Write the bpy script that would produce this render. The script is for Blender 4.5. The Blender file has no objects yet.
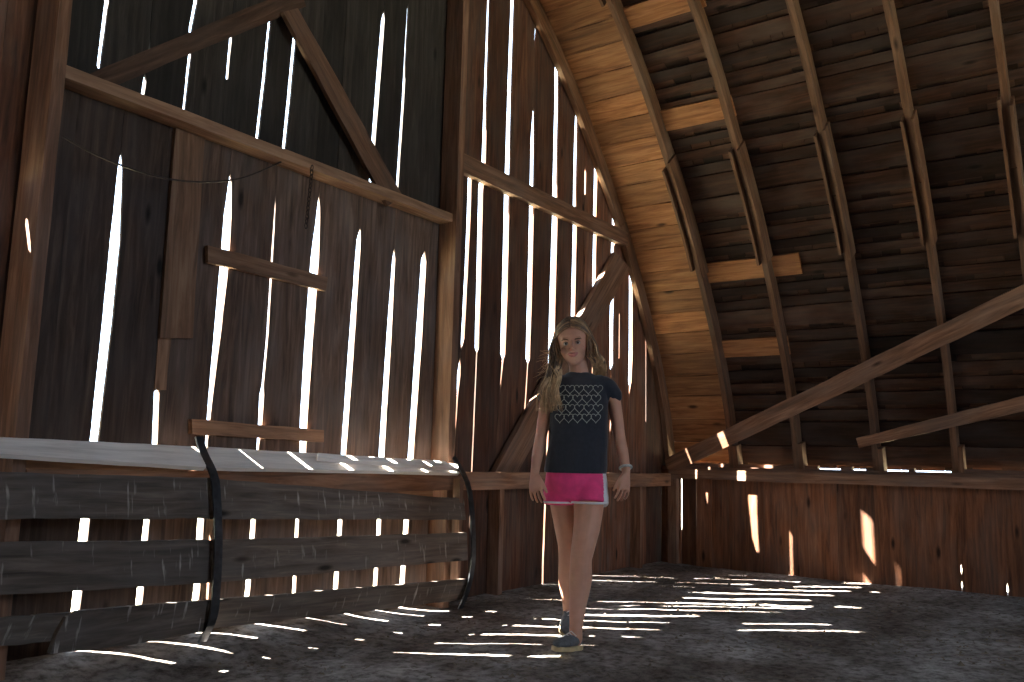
import bpy, bmesh, math, random
from mathutils import Vector, Matrix, noise
from mathutils.bvhtree import BVHTree
R = math.radians
rnd = random.Random(7)
col = bpy.context.scene.collection
scn = bpy.context.scene

# ------------------------------------------------------------------ camera
FPX, CX, CY = 870.0, 512.0, 341.0
EYE = Vector((0, 0, 0.8))
def cam_axes(pitch, roll, az):
    a, p, r = R(az), R(pitch), R(roll)
    F = Vector((math.cos(p)*math.cos(a), math.cos(p)*math.sin(a), math.sin(p)))
    R0 = Vector((math.sin(a), -math.cos(a), 0)); U0 = R0.cross(F)
    return F, R0*math.cos(r)+U0*math.sin(r), -R0*math.sin(r)+U0*math.cos(r)
CF, CR, CU = cam_axes(7.9, 1.4, 35.5)
cd = bpy.data.cameras.new('camera'); cam = bpy.data.objects.new('camera', cd); col.objects.link(cam)
cd.sensor_width = 36; cd.lens = FPX*36/1024; cd.clip_start = .05; cd.clip_end = 500
m = Matrix((CR, CU, -CF)).transposed().to_4x4(); m.translation = EYE
cam.matrix_world = m; scn.camera = cam
def ray(x, y): return CF+CR*((x-CX)/FPX)-CU*((y-CY)/FPX)
def on_y(x, y, Y): d = ray(x, y); return EYE+d*(Y/d.y)
def on_x(x, y, X): d = ray(x, y); return EYE+d*(X/d.x)

# ------------------------------------------------------------------ materials
def newmat(name):
    mt = bpy.data.materials.new(name); mt.use_nodes = True
    nt = mt.node_tree; nt.nodes.clear()
    out = nt.nodes.new('ShaderNodeOutputMaterial'); b = nt.nodes.new('ShaderNodeBsdfPrincipled')
    nt.links.new(b.outputs[0], out.inputs[0])
    return mt, nt, b
def N(nt, t, **k):
    n = nt.nodes.new(t)
    for a, v in k.items():
        if a.startswith('i_'): n.inputs[a[2:].replace('_', ' ')].default_value = v
        else: setattr(n, a, v)
    return n
def ramp(nt, src, stops):
    r = nt.nodes.new('ShaderNodeValToRGB'); e = r.color_ramp.elements
    e[0].position, e[0].color = stops[0][0], (*stops[0][1], 1)
    e[1].position, e[1].color = stops[-1][0], (*stops[-1][1], 1)
    for p, c in stops[1:-1]:
        q = e.new(p); q.color = (*c, 1)
    nt.links.new(src, r.inputs[0]); return r
def mixc(nt, fac, a, b, mode='MIX'):
    x = nt.nodes.new('ShaderNodeMix'); x.data_type = 'RGBA'; x.blend_type = mode
    for s, i in ((fac, 0), (a, 6), (b, 7)):
        if hasattr(s, 'is_linked'): nt.links.new(s, x.inputs[i])
        else: x.inputs[i].default_value = s if i == 0 else (*s, 1)
    return x.outputs[2]
def wood(name, dark, mid, light, grey=(.2, .2, .2), greyamt=.3, rough=.75, spec=.25, scratch=0):
    mt, nt, b = newmat(name)
    g = N(nt, 'ShaderNodeAttribute', attribute_name='grain'); t = N(nt, 'ShaderNodeAttribute', attribute_name='tint')
    mp = N(nt, 'ShaderNodeMapping'); mp.inputs['Scale'].default_value = (1.6, 22, 22); nt.links.new(g.outputs['Vector'], mp.inputs[0])
    n1 = N(nt, 'ShaderNodeTexNoise', i_Scale=1.6, i_Detail=6.0, i_Roughness=.65, i_Distortion=.6); nt.links.new(mp.outputs[0], n1.inputs['Vector'])
    mp2 = N(nt, 'ShaderNodeMapping'); mp2.inputs['Scale'].default_value = (2, 5, 5); nt.links.new(g.outputs['Vector'], mp2.inputs[0])
    n2 = N(nt, 'ShaderNodeTexNoise', i_Scale=1.5, i_Detail=4.0); nt.links.new(mp2.outputs[0], n2.inputs['Vector'])
    r1 = ramp(nt, n1.outputs['Fac'], [(.3, dark), (.52, mid), (.72, light)])
    r2 = ramp(nt, n2.outputs['Fac'], [(.4, (0, 0, 0)), (.7, (greyamt,)*3)])
    c = mixc(nt, r2.outputs[0], r1.outputs[0], grey)
    # knots
    mp3 = N(nt, 'ShaderNodeMapping'); mp3.inputs['Scale'].default_value = (2.2, 7, 7); nt.links.new(g.outputs['Vector'], mp3.inputs[0])
    v = N(nt, 'ShaderNodeTexVoronoi', i_Scale=1.0); nt.links.new(mp3.outputs[0], v.inputs['Vector'])
    rk = ramp(nt, v.outputs['Distance'], [(.05, (1, 1, 1)), (.13, (0, 0, 0))])
    c = mixc(nt, rk.outputs[0], c, tuple(x*.4 for x in dark))
    # per-board tone
    rt = ramp(nt, t.outputs['Fac'], [(0, (.17, .17, .19)), (.5, (1, 1, 1)), (1, (1.45, 1.35, 1.25))])
    c = mixc(nt, 1.0, c, rt.outputs[0], 'MULTIPLY')
    if scratch:
        mp4 = N(nt, 'ShaderNodeMapping'); mp4.inputs['Scale'].default_value = (45, 7, 7); nt.links.new(g.outputs['Vector'], mp4.inputs[0])
        n4 = N(nt, 'ShaderNodeTexNoise', i_Scale=1.0, i_Detail=3.0); nt.links.new(mp4.outputs[0], n4.inputs['Vector'])
        r4 = ramp(nt, n4.outputs['Fac'], [(.62, (0, 0, 0)), (.78, (scratch,)*3)])
        c = mixc(nt, r4.outputs[0], c, (.55, .53, .5))
    nt.links.new(c, b.inputs['Base Color'])
    b.inputs['Roughness'].default_value = rough; b.inputs['Specular IOR Level'].default_value = spec
    bp = N(nt, 'ShaderNodeBump', i_Strength=.35, i_Distance=.004); nt.links.new(n1.outputs['Fac'], bp.inputs['Height']); nt.links.new(bp.outputs[0], b.inputs['Normal'])
    return mt
M = {}
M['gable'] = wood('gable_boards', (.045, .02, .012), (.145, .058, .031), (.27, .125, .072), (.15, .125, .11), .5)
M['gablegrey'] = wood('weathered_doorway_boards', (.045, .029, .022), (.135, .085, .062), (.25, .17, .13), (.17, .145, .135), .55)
M['gabledark'] = wood('shaded_upper_boards', (.013, .010, .0095), (.03, .024, .021), (.06, .049, .043), (.045, .042, .04), .5)  # darker copy of the gable wood, painting in the weak light up high
M['knee'] = wood('kneewall_boards', (.08, .03, .015), (.21, .08, .036), (.34, .145, .07), (.17, .14, .12), .35)
M['frame'] = wood('framing_lumber', (.08, .04, .024), (.19, .095, .055), (.32, .175, .11), (.2, .17, .15), .35)
M['rafter'] = wood('rafter_lumber', (.055, .027, .015), (.125, .062, .034), (.21, .11, .062), (.2, .16, .13), .3)
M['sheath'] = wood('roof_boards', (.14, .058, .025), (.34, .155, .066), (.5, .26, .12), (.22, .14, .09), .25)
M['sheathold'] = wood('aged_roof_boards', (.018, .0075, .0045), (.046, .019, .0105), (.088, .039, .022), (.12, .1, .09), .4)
M['shingle'] = wood('shingle_undersides', (.03, .013, .008), (.075, .034, .02), (.13, .062, .036), (.09, .08, .07), .3)
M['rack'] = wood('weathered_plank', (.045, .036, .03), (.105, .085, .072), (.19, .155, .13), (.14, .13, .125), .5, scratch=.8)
M['topplank'] = wood('skylit_plank', (.5, .48, .46), (.68, .66, .64), (.8, .78, .76), (.66, .66, .66), .4)  # pale colour stands in for skylight reaching the plank through the gaps
M['cleat'] = wood('nailed_boards', (.13, .07, .04), (.27, .15, .09), (.4, .25, .16), (.22, .18, .15), .2)

def plain(name, c, rough=.6, spec=.4, metal=0, var=.25, scale=40, bump=0, sheen=0):
    mt, nt, b = newmat(name)
    tc = N(nt, 'ShaderNodeTexCoord'); n = N(nt, 'ShaderNodeTexNoise', i_Scale=scale, i_Detail=4.0); nt.links.new(tc.outputs['Object'], n.inputs['Vector'])
    r = ramp(nt, n.outputs['Fac'], [(.3, tuple(x*(1-var) for x in c)), (.7, tuple(min(1, x*(1+var)) for x in c))])
    nt.links.new(r.outputs[0], b.inputs['Base Color']); b.inputs['Roughness'].default_value = rough
    b.inputs['Specular IOR Level'].default_value = spec; b.inputs['Metallic'].default_value = metal
    b.inputs['Sheen Weight'].default_value = sheen
    if bump:
        bp = N(nt, 'ShaderNodeBump', i_Strength=bump, i_Distance=.003); nt.links.new(n.outputs['Fac'], bp.inputs['Height']); nt.links.new(bp.outputs[0], b.inputs['Normal'])
    return mt
M['strap'] = plain('dark_steel', (.05, .055, .065), .35, .6, .7, .3, 30)
M['wire'] = plain('rusty_wire', (.05, .035, .03), .6, .4, .5)
M['skin'] = plain('skin', (.56, .30, .21), .55, .35, 0, .06, 25)
M['skin'].node_tree.nodes['Principled BSDF'].inputs['Subsurface Weight'].default_value = .08
M['lips'] = plain('lips', (.46, .15, .13), .45, .4, 0, .05)
M['hair'] = plain('hair', (.19, .105, .05), .45, .5, 0, .4, 60)
M['hairtip'] = plain('hair_ends', (.40, .25, .13), .5, .5, 0, .35, 60)
M['hairdark'] = plain('hair_dark', (.10, .06, .035), .45, .5, 0, .4, 60)  # darkest of the tones picked per clump
M['hairlight'] = plain('hair_pale', (.6, .42, .24), .5, .5, 0, .3, 60)  # palest tone, for the ends of the lighter clumps
M['shirt'] = plain('navy_jersey', (.022, .026, .038), .85, .2, 0, .15, 60, .2, .3)
M['print'] = plain('pale_print', (.5, .52, .46), .7, .3, 0, .1)
M['shorts'] = plain('pink_fabric', (.78, .055, .22), .7, .3, 0, .12, 25, .2, .2)
M['white'] = plain('white_binding', (.72, .72, .76), .7, .3, 0, .05)
M['shoe'] = plain('grey_canvas', (.13, .14, .15), .85, .2, 0, .2, 80, .2)
M['sole'] = plain('tan_rubber', (.55, .43, .24), .6, .3, 0, .15)
M['lace'] = plain('white_lace', (.7, .7, .68), .8, .2, 0, .1)
M['eye'] = plain('eye_white', (.48, .46, .44), .2, .5, 0, .02)
M['iris'] = plain('iris', (.05, .04, .035), .2, .5, 0, .02)
M['brow'] = plain('eyebrow_hair', (.12, .07, .04), .7, .2, 0, .2)
M['bracelet'] = plain('pale_bracelet', (.45, .5, .5), .4, .5, .3, .2)
M['straw'] = plain('straw_crumbs', (.17, .14, .105), .85, .2, 0, .5, 8)
M['grass'] = plain('dry_grass', (.42, .42, .3), .9, .1, 0, .3, 2)
# dirt floor
mt, nt, b = newmat('dusty_dirt'); M['dirt'] = mt
tc = N(nt, 'ShaderNodeTexCoord')
n1 = N(nt, 'ShaderNodeTexNoise', i_Scale=2.2, i_Detail=8.0, i_Roughness=.65); n2 = N(nt, 'ShaderNodeTexNoise', i_Scale=22.0, i_Detail=6.0, i_Roughness=.7)
for n in (n1, n2): nt.links.new(tc.outputs['Object'], n.inputs['Vector'])
r1 = ramp(nt, n1.outputs['Fac'], [(.33, (.10, .08, .066)), (.46, (.2, .178, .162)), (.56, (.30, .285, .275)), (.68, (.46, .445, .43))])
r2 = ramp(nt, n2.outputs['Fac'], [(.36, (.35, .33, .3)), (.55, (1, 1, 1)), (.75, (1.25, 1.2, 1.15))])
c = mixc(nt, 1.0, r1.outputs[0], r2.outputs[0], 'MULTIPLY'); nt.links.new(c, b.inputs['Base Color'])
b.inputs['Roughness'].default_value = .9; b.inputs['Specular IOR Level'].default_value = .15
bp = N(nt, 'ShaderNodeBump', i_Strength=.8, i_Distance=.02); nt.links.new(n2.outputs['Fac'], bp.inputs['Height']); nt.links.new(bp.outputs[0], b.inputs['Normal'])

# ------------------------------------------------------------------ mesh builder
class MB:
    def __init__(s): s.v, s.f, s.g, s.t, s.mi = [], [], [], [], []
    def add(s, vs, fs, gs, tint, mi=0):
        o = len(s.v); s.v += [tuple(v) for v in vs]; s.g += [tuple(g) for g in gs]; s.t += [tint]*len(vs)
        for f in fs: s.f.append(tuple(i+o for i in f)); s.mi.append(mi)
    def sweep(s, rings, tint=.5, gs=None, closed=False, mi=0):
        n = len(rings[0]); vs = [p for r in rings for p in r]; fs = []
        for i in range(len(rings)-1):
            for j in range(n): fs.append((i*n+j, i*n+(j+1) % n, (i+1)*n+(j+1) % n, (i+1)*n+j))
        fs.append(tuple(reversed(range(n)))); fs.append(tuple((len(rings)-1)*n+j for j in range(n)))
        if gs is None:
            off = rnd.uniform(0, 90); L = 0; gs = []
            for i, r in enumerate(rings):
                if i: L += (Vector(r[0])-Vector(rings[i-1][0])).length
                for p in r:
                    d = Vector(p)-Vector(r[0]); gs.append((L+off, d.x*.7+d.y*.7+off*.3, d.z+d.x*.3-off*.2))
        s.add(vs, fs, gs, tint, mi)
    def plank(s, p0, p1, wd, w, t, tint=None, segs=6, jit=.0015, w1=None, mi=0, ends=0.0):
        """plank from p0 to p1 (centre line), width w along wd, thickness t"""
        p0, p1 = Vector(p0), Vector(p1); a = (p1-p0).normalized(); wd = Vector(wd); wd = (wd-a*wd.dot(a)).normalized(); td = a.cross(wd)
        if tint is None: tint = rnd.uniform(.25, .75)
        if w1 is None: w1 = w
        off = rnd.uniform(0, 90); L = (p1-p0).length; rings, gs = [], []
        for i in range(segs+1):
            k = i/segs; c = p0.lerp(p1, k); ww = (w+(w1-w)*k)/2
            r = []
            for sx, sy in ((-1, -1), (1, -1), (1, 1), (-1, 1)):
                jx = rnd.uniform(-jit, jit); e = 0
                if ends and i in (0, segs): e = rnd.uniform(-ends, ends)
                r.append(c+wd*(sx*ww+jx)+td*(sy*t/2)+a*e)
                gs.append((k*L+off, sx*ww+off*.37, sy*t/2+off*.11))
            rings.append(r)
        s.sweep(rings, tint, gs, mi=mi)
    def quad(s, TL, TR, BR, BL, nrm, t, tint=None, segs=8, jit=.002):
        """flat board between four corners, thickness t towards -nrm"""
        TL, TR, BR, BL, nrm = map(Vector, (TL, TR, BR, BL, nrm)); nrm.normalize()
        if tint is None: tint = rnd.uniform(.3, .7)
        off = rnd.uniform(0, 90); rings, gs = [], []; L = (TR-TL).length; W = (TL-BL).length
        for i in range(segs+1):
            k = i/segs; a = TL.lerp(TR, k); b_ = BL.lerp(BR, k); j1, j2 = rnd.uniform(-jit, jit), rnd.uniform(-jit, jit); u = (a-b_).normalized()
            a = a+u*j1; b_ = b_+u*j2
            rings.append([a, a-nrm*t, b_-nrm*t, b_])
            gs += [(k*L+off, W+off*.37, 0), (k*L+off, W+off*.37, t), (k*L+off, off*.37, t), (k*L+off, off*.37, 0)]
        s.sweep(rings, tint, gs)
    def tube(s, pts, rad, n=8, tint=.5, mi=0):
        pts = [Vector(p) for p in pts]; rings = []; up = None
        for i, p in enumerate(pts):
            d = (pts[min(i+1, len(pts)-1)]-pts[max(i-1, 0)]).normalized()
            if up is None:
                up = d.orthogonal().normalized()
            up = (up-d*up.dot(d)); up = up.normalized() if up.length > 1e-6 else d.orthogonal().normalized()
            q = d.cross(up); r = rad[i] if isinstance(rad, (list, tuple)) else rad
            rings.append([p+up*math.cos(2*math.pi*k/n)*r+q*math.sin(2*math.pi*k/n)*r for k in range(n)])
        s.sweep(rings, tint, mi=mi)
    def build(s, name, mats, parent=None, smooth=False, loc=None):
        me = bpy.data.meshes.new(name); org = Vector(loc) if loc is not None else Vector((0, 0, 0))
        me.from_pydata([Vector(v)-org for v in s.v], [], s.f)
        if not isinstance(mats, (list, tuple)): mats = [mats]
        for q in mats: me.materials.append(q)
        me.polygons.foreach_set('material_index', s.mi)
        if smooth: me.polygons.foreach_set('use_smooth', [True]*len(s.f))
        a = me.attributes.new('grain', 'FLOAT_VECTOR', 'POINT'); a.data.foreach_set('vector', [x for g in s.g for x in g])
        a = me.attributes.new('tint', 'FLOAT', 'POINT'); a.data.foreach_set('value', s.t)
        bm = bmesh.new(); bm.from_mesh(me); bmesh.ops.recalc_face_normals(bm, faces=bm.faces); bm.to_mesh(me); bm.free()
        o = bpy.data.objects.new(name, me); col.objects.link(o)
        if parent is not None:
            o.parent = parent; o.location = org - (parent.location if parent.parent is None else Vector((0, 0, 0)))
            if loc is None: o.location = -root_loc(parent)
        else: o.location = org
        return o
def root_loc(o):
    p = Vector((0, 0, 0))
    while o is not None: p += o.location; o = o.parent
    return p
def tag(o, label, cat, group=None, kind=None):
    if label: o['label'] = label
    if cat: o['category'] = cat
    if group: o['group'] = group
    if kind: o['kind'] = kind
    return o
def struct(o, label=None):
    o['kind'] = 'structure'
    if label: o['label'] = label
    return o
def empty(name, loc, label, cat, group=None):
    o = bpy.data.objects.new(name, None); o.empty_display_size = .1; col.objects.link(o); o.location = loc
    return tag(o, label, cat, group)

# ------------------------------------------------------------------ arch profile (barn cross-section, x-z)
XR = 2.65
PR = [(6.80, .775), (6.76, .95), (6.68, 1.25), (6.47, 1.72), (6.16, 2.25), (5.90, 2.63), (5.56, 3.02), (5.17, 3.44), (4.66, 3.86), (4.1, 4.24), (3.4, 4.62), (2.65, 4.9)]
def catmull(P, n=8):
    P = [Vector(p) for p in P]; Q = [P[0]*2-P[1]]+P+[P[-1]*2-P[-2]]; o = []
    for i in range(1, len(Q)-2):
        for k in range(n):
            t = k/n; a, b_, c_, d = Q[i-1], Q[i], Q[i+1], Q[i+2]
            o.append(.5*((2*b_)+(c_-a)*t+(2*a-5*b_+4*c_-d)*t*t+(3*b_-a-3*c_+d)*t**3))
    return o+[P[-1]]
ARC = catmull(PR)
ARL = [0.0]
for i in range(1, len(ARC)): ARL.append(ARL[-1]+(ARC[i]-ARC[i-1]).length)
def arc(s, off=0.0):
    s = max(0, min(ARL[-1]-1e-6, s))
    for i in range(1, len(ARC)):
        if ARL[i] >= s:
            k = (s-ARL[i-1])/(ARL[i]-ARL[i-1]); p = ARC[i-1].lerp(ARC[i], k)
            a = ARC[max(0, i-2)]; b_ = ARC[min(len(ARC)-1, i+1)]; d = (b_-a).normalized(); break
    n = Vector((d.y, -d.x))      # outward (right/up)
    return p+n*off, d, n
def arc_s_at_z(z):
    for i in range(1, len(ARC)):
        if ARC[i].y >= z: return ARL[i-1]+(z-ARC[i-1].y)/(ARC[i].y-ARC[i-1].y)*(ARL[i]-ARL[i-1])
    return ARL[-1]
RD = .125      # rafter depth
def roof_z(X, off=RD):
    if X < XR: X = 2*XR-X
    best = .3
    s = 0
    while s < ARL[-1]:
        p = arc(s, off)[0]
        if p.x <= X: return p.y
        s += .02
    return arc(ARL[-1]-.001, off)[0].y

# ------------------------------------------------------------------ gable wall
D = 3.236; T = .012
TAZ = T
def gp(x, y, w):
    """picture point + seen slit width -> X, z, real slit width in the wall"""
    p = on_y(x, y, D); q = on_y(x+1, y, D)
    if w == 0: ww = 0
    elif w < 0: ww = -w/1000.0
    else: ww = w*.93*(q.x-p.x)+T*abs(p.x/D)*.8
    return (p.x, p.z, ww)
def gap(*pts): return sorted([gp(*p) for p in pts], key=lambda a: a[1])
# slits: lists of (x, y, seen width px); 0 = closed, negative = real width in mm
GA = [  # left bay, below the upper girt
 [(122, 150, 0), (121, 168, 4), (116, 240, 10), (107, 330, 9.5), (95, 438, 8), (84, 531, 8), (77, 600, 7.5), (72, 640, 7)],
 [(170, 120, 0), (158, 388, 0), (157, 392, 4.5), (155, 445, 5), (146, 530, 5.5), (140, 596, 6), (134, 640, 6)],
 [(231, 170, 0), (230, 188, 2.5), (228, 215, 6), (225, 260, 7.5), (218, 330, 5.5), (211, 395, 2.5), (207, 440, 1), (202, 500, 4.5), (197, 590, 5), (192, 630, 5)],
 [(277, 180, 0), (274, 228, .6), (268, 330, 1.2), (263, 385, 1.2), (262, 395, 4), (260, 430, 3.5), (258, 445, 1.5), (253, 530, 4), (248, 590, 4), (244, 620, 4)],
 [(320, 190, 0), (318, 222, 3), (315, 260, 7), (309, 340, 6.5), (304, 420, 6), (303, 452, 5), (299, 490, 1.5), (294, 600, 1.5)],
 [(361, 225, 0), (359, 240, 3.5), (352, 340, 5), (344, 450, 4.5), (340, 530, 3.5), (335, 600, 4)],
 [(395, 245, 0), (394, 260, 1.2), (389, 340, 3.2), (382, 450, 4), (379, 530, 2), (375, 590, 2)],
 [(425, 250, 0), (424, 260, 4.5), (419, 340, 5.5), (411, 455, 5), (406, 530, 4), (402, 590, 4)],
]
GB = [  # left bay, above the girt
 [(108, -30, 3), (108, 0, 4), (100, 66, 3.5), (99, 69, 0), (97, 100, 0)],
 [(152, 30, 0), (149, 65, .8), (146, 72, 0), (146, 80, 2), (142, 104, 1.5), (142, 106, 0)],
 [(200, -30, 3), (197, 0, 3), (192, 28, 3), (191, 55, 2.6), (184, 121, 2.6), (183, 124, 0)],
 [(234, 20, 0), (232, 35, .8), (228, 78, .8), (227, 80, 0)],
 [(272, 12, 0), (271, 18, 2.2), (265, 80, 3), (257, 150, 2.8), (255, 165, 0)],
 [(300, -20, 0), (298, 5, 1), (296, 36, 2.3), (290, 100, 2.3), (284, 160, 2.3), (283, 168, 0)],
 [(350, -20, 0), (340, 150, 0)],
 [(386, 8, 0), (384, 20, 1.6), (380, 70, 2.4), (374, 148, 2.2), (371, 196, 1.8), (370, 200, 0)],
 [(410, 0, 0), (409, 8, 1), (404, 100, 1.4), (398, 190, 1.4), (397, 195, 0)],
]
GC = [  # right of the stud
 [(452, 170, 0), (450, 230, 2), (447, 330, 3.2), (445, 372, 3), (444, 378, -12), (443, 440, -12), (442, 500, 0)],
 [(463, -60, 4), (461, 0, 4), (459, 70, 5), (457, 146, 6), (470, 178, 2), (469, 215, 2), (467, 260, 1.5), (463, 338, 1.5), (461, 352, 0), (459, 375, 1.5), (458, 390, -12), (454, 470, 0)],
 [(491, -60, 2), (489, 0, 2), (486, 90, 2.6), (484, 160, 3.4), (481, 190, 4.2), (479, 280, 4), (477, 348, 3.5), (477, 352, -14.6), (472, 470, -14.6), (468, 560, 0)],
 [(515, -60, 3), (513, 0, 2.6), (510, 90, 3), (508, 170, 4), (507, 200, 4), (505, 290, 4), (503, 354, 3.5), (503, 358, -14), (500, 400, 0)],
 [(537, 20, 0), (536, 30, 1), (535, 46, .5), (535, 50, 0), (534, 105, 0), (534, 112, 1.5), (533, 140, 3.5), (532, 200, 4), (530, 290, 4), (528, 359, 3.6), (528, 363, -15), (525, 410, -15), (524, 416, 0)],
 [(557, 60, 2.6), (557, 100, 3), (555, 190, 3), (555, 220, 4), (553, 290, 4.5), (551, 370, 4.5), (550, 376, -14), (548, 430, -12)],
 [(577, 110, 2), (576, 150, 3), (575, 204, 3), (575, 230, 3.2), (573, 320, 3.2), (572, 370, 2), (571, 380, -14.6), (569, 440, -12)],
 [(596, 160, 2), (596, 170, 2.4), (595, 215, 2.4), (595, 235, 2.4), (594, 289, 2.4), (594, 293, -14.6), (592, 400, -14.6), (591, 450, -12)],
 [(614, 200, 1.5), (614, 226, 1.8), (613, 250, 2), (613, 287, 3), (612, 330, 3.2), (612, 364, 3), (611, 370, -12), (611, 420, -14), (610, 440, 0)],
 [(631, 270, 1.8), (631, 303, 2), (631, 350, 2.4), (630, 382, 1.6), (630, 386, -15), (629, 402, 0)],
 [(620, 300, 0), (620, 301, 0)],
 [(647, 300, 0), (646, 330, -15), (646, 420, -15), (646, 425, 0)],
]
def eval_gap(g, z):
    if z <= g[0][1]:
        a, b_ = g[0], g[1]; x = a[0]+(b_[0]-a[0])*(z-a[1])/(b_[1]-a[1]) if abs(b_[1]-a[1]) > .05 else a[0]
        return (max(a[0]-.03, min(a[0]+.03, x)), a[2])
    if z >= g[-1][1]: return g[-1][0], g[-1][2]
    for i in range(1, len(g)):
        if z <= g[i][1]:
            k = (z-g[i-1][1])/max(1e-6, g[i][1]-g[i-1][1])
            return g[i-1][0]+(g[i][0]-g[i-1][0])*k, g[i-1][2]+(g[i][2]-g[i-1][2])*k
def seam(x): return [(x+rnd.uniform(-.004, .004), 0, 0), (x+rnd.uniform(-.004, .004), 5, 0)]
def board_run(mb, gaps, x0, x1, z0, zt, ybase, tints=None, cuts=()):
    """vertical boards between consecutive slits; zt is a number or a function of X"""
    gaps = sorted(gaps, key=lambda g: eval_gap(g, 1.2 if not callable(zt) else 1.8)[0])
    L = [[(x0, 0, 0), (x0, 9, 0)]]+gaps+[[(x1, 0, 0), (x1, 9, 0)]]
    for i in range(len(L)-1):
        a, b_ = L[i], L[i+1]
        zs = set([z0+k*.06 for k in range(int(6/.06))])
        for g in (a, b_):
            for q in g: zs.add(q[1])
        xm = (eval_gap(a, 2)[0]+eval_gap(b_, 2)[0])/2
        top = max(zt(eval_gap(a, 2)[0]), zt(eval_gap(b_, 2)[0]))+.12 if callable(zt) else zt
        zs = sorted(z for z in zs if z0 <= z < top-.005)+[top]
        zz = [zs[0]]
        for z in zs[1:]:
            if z-zz[-1] > .004: zz.append(z)
        off = rnd.uniform(0, 90); rings, gs = [], []; dy = ybase+(.0035 if i % 2 else 0)
        for z in zz:
            xa, wa = eval_gap(a, z); xb, wb = eval_gap(b_, z)
            xa += wa/2-(.004 if wa <= .0005 else 0); xb -= wb/2-(.004 if wb <= .0005 else 0)
            xa += .0016*noise.noise(Vector((off, z*9, 0))); xb += .0016*noise.noise(Vector((off+7, z*9, 3)))
            xa = min(xa, xb-.02)
            lt = top
            if callable(zt):
                pass
            z1, z2 = (min(z, zt(xa)), min(z, zt(xb))) if callable(zt) else (z, z)
            rings.append([(xa, dy, z1), (xb, dy, z2), (xb, dy+T, z2), (xa, dy+T, z1)])
            gs += [(z+off, xa+off*.3, 0), (z+off, xb+off*.3, 0), (z+off, xb+off*.3, T), (z+off, xa+off*.3, T)]
        mb.sweep(rings, tints[i % len(tints)] if tints else rnd.uniform(.2, .8), gs)
mb = MB()
ga = [gap(*g) for g in GA]+[seam(1.62)]
gb = [gap(*g) for g in GB]+[seam(2.82), seam(3.03)]
gc = [gap(*g) for g in GC]
gc[10] = [(5.985, 0, 0), (5.985, 1.60, 0), (5.985, 1.63, .0125), (5.985, 1.97, .0125), (5.985, 2.0, 0), (5.985, 4, 0)]
gc.append([(5.435, 0, 0), (5.435, 2.78, 0), (5.435, 2.81, .0135), (5.435, 2.98, .0135), (5.435, 3.01, 0), (5.435, 4, 0)])
XP, XS = 1.49, 3.86
ZG = 2.19
# left of the door post: open doorway further left, out of the picture
DX0, DX1 = -1.05, -.20
gd = [seam(.55), seam(.8), seam(1.05), gap((18, 150, 0), (18, 160, -60), (19, 172, -45), (20, 178, 0)), seam(1.42)]
gd[3] = [(1.335, 1.70, 0), (1.335, 1.735, .055), (1.34, 1.765, .045), (1.34, 1.80, 0)]
board_run(mb, gd[:4]+[gd[4]]+[seam(.05), seam(.3)], DX1, XP, 0, roof_z, D)
board_run(mb, [seam(-.8), seam(-.55)], DX0, DX1, 1.15, roof_z, D)
board_run(mb, [seam(-1.22)], -1.6, DX0, 0, roof_z, D)
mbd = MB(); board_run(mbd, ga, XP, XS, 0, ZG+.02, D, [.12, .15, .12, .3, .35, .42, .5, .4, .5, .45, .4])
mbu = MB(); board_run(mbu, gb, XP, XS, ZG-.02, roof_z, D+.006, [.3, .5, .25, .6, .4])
board_run(mb, gc, XS, 6.95, 0, roof_z, D, [.2, .1, .25, .15, .3, .2, .3, .4, .55, .65, .6, .7, .6])  # rightmost boards tinted lighter, painting in the sun's bounce near the corner
# added strips outside, unseen, that stop sun streaks through some of the cracks
def sun_stop(g, z0, z1, p):
    rings = []; n = max(2, int((z1-z0)/.08)); p = 1.45*max(eval_gap(g, z0+(z1-z0)*k/n)[1] for k in range(n+1))+.008
    for k in range(n+1):
        z = z0+(z1-z0)*k/n; x, w_ = eval_gap(g, z); x -= w_/2+.002
        rings.append([(x-.035, D+T+.004, z), (x, D+T+.004, z), (x, D+T+p, z), (x-.035, D+T+p, z)])
    mb.sweep(rings, .3)
sun_stop(ga[0], .9, 2.15, .06)
for g_, z0 in ((gb[0], 2.2), (gb[2], 2.2), (gb[4], 2.2), (gb[5], 2.2), (gb[8], 3.0)): sun_stop(g_, z0, 4.8, .035)
sun_stop(gc[1], 2.6, 4.6, .045); sun_stop(gc[2], 3.0, 4.5, .04); sun_stop(gc[3], 2.55, 4.3, .04); sun_stop(gc[4], 2.62, 4.1, .04); sun_stop(gc[5], 2.9, 3.9, .04); sun_stop(gc[6], 2.7, 3.6, .035); sun_stop(gc[8], 1.4, 2.6, .035)
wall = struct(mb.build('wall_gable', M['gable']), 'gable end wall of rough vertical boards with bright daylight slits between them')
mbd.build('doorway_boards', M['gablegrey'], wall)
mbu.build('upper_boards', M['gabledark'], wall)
# narrow cover boards nailed over the cracks (left bay)
def wp(x, y, Y): p = on_y(x, y, Y); return (p.x, Y, p.z)

YF = D-.002     # inner face of the wall boards
def beam_from_px(name, TL, TR, BR, BL, Y, t, mat, label, cat, group=None, tint=None, segs=10, jit=.002):
    mb = MB(); mb.quad(wp(*TL, Y), wp(*TR, Y), wp(*BR, Y), wp(*BL, Y), (0, -1, 0), t, tint, segs, jit)
    c = sum((Vector(v) for v in mb.v), Vector())/len(mb.v)
    return tag(mb.build(name, mat, loc=c), label, cat, group)
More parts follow.
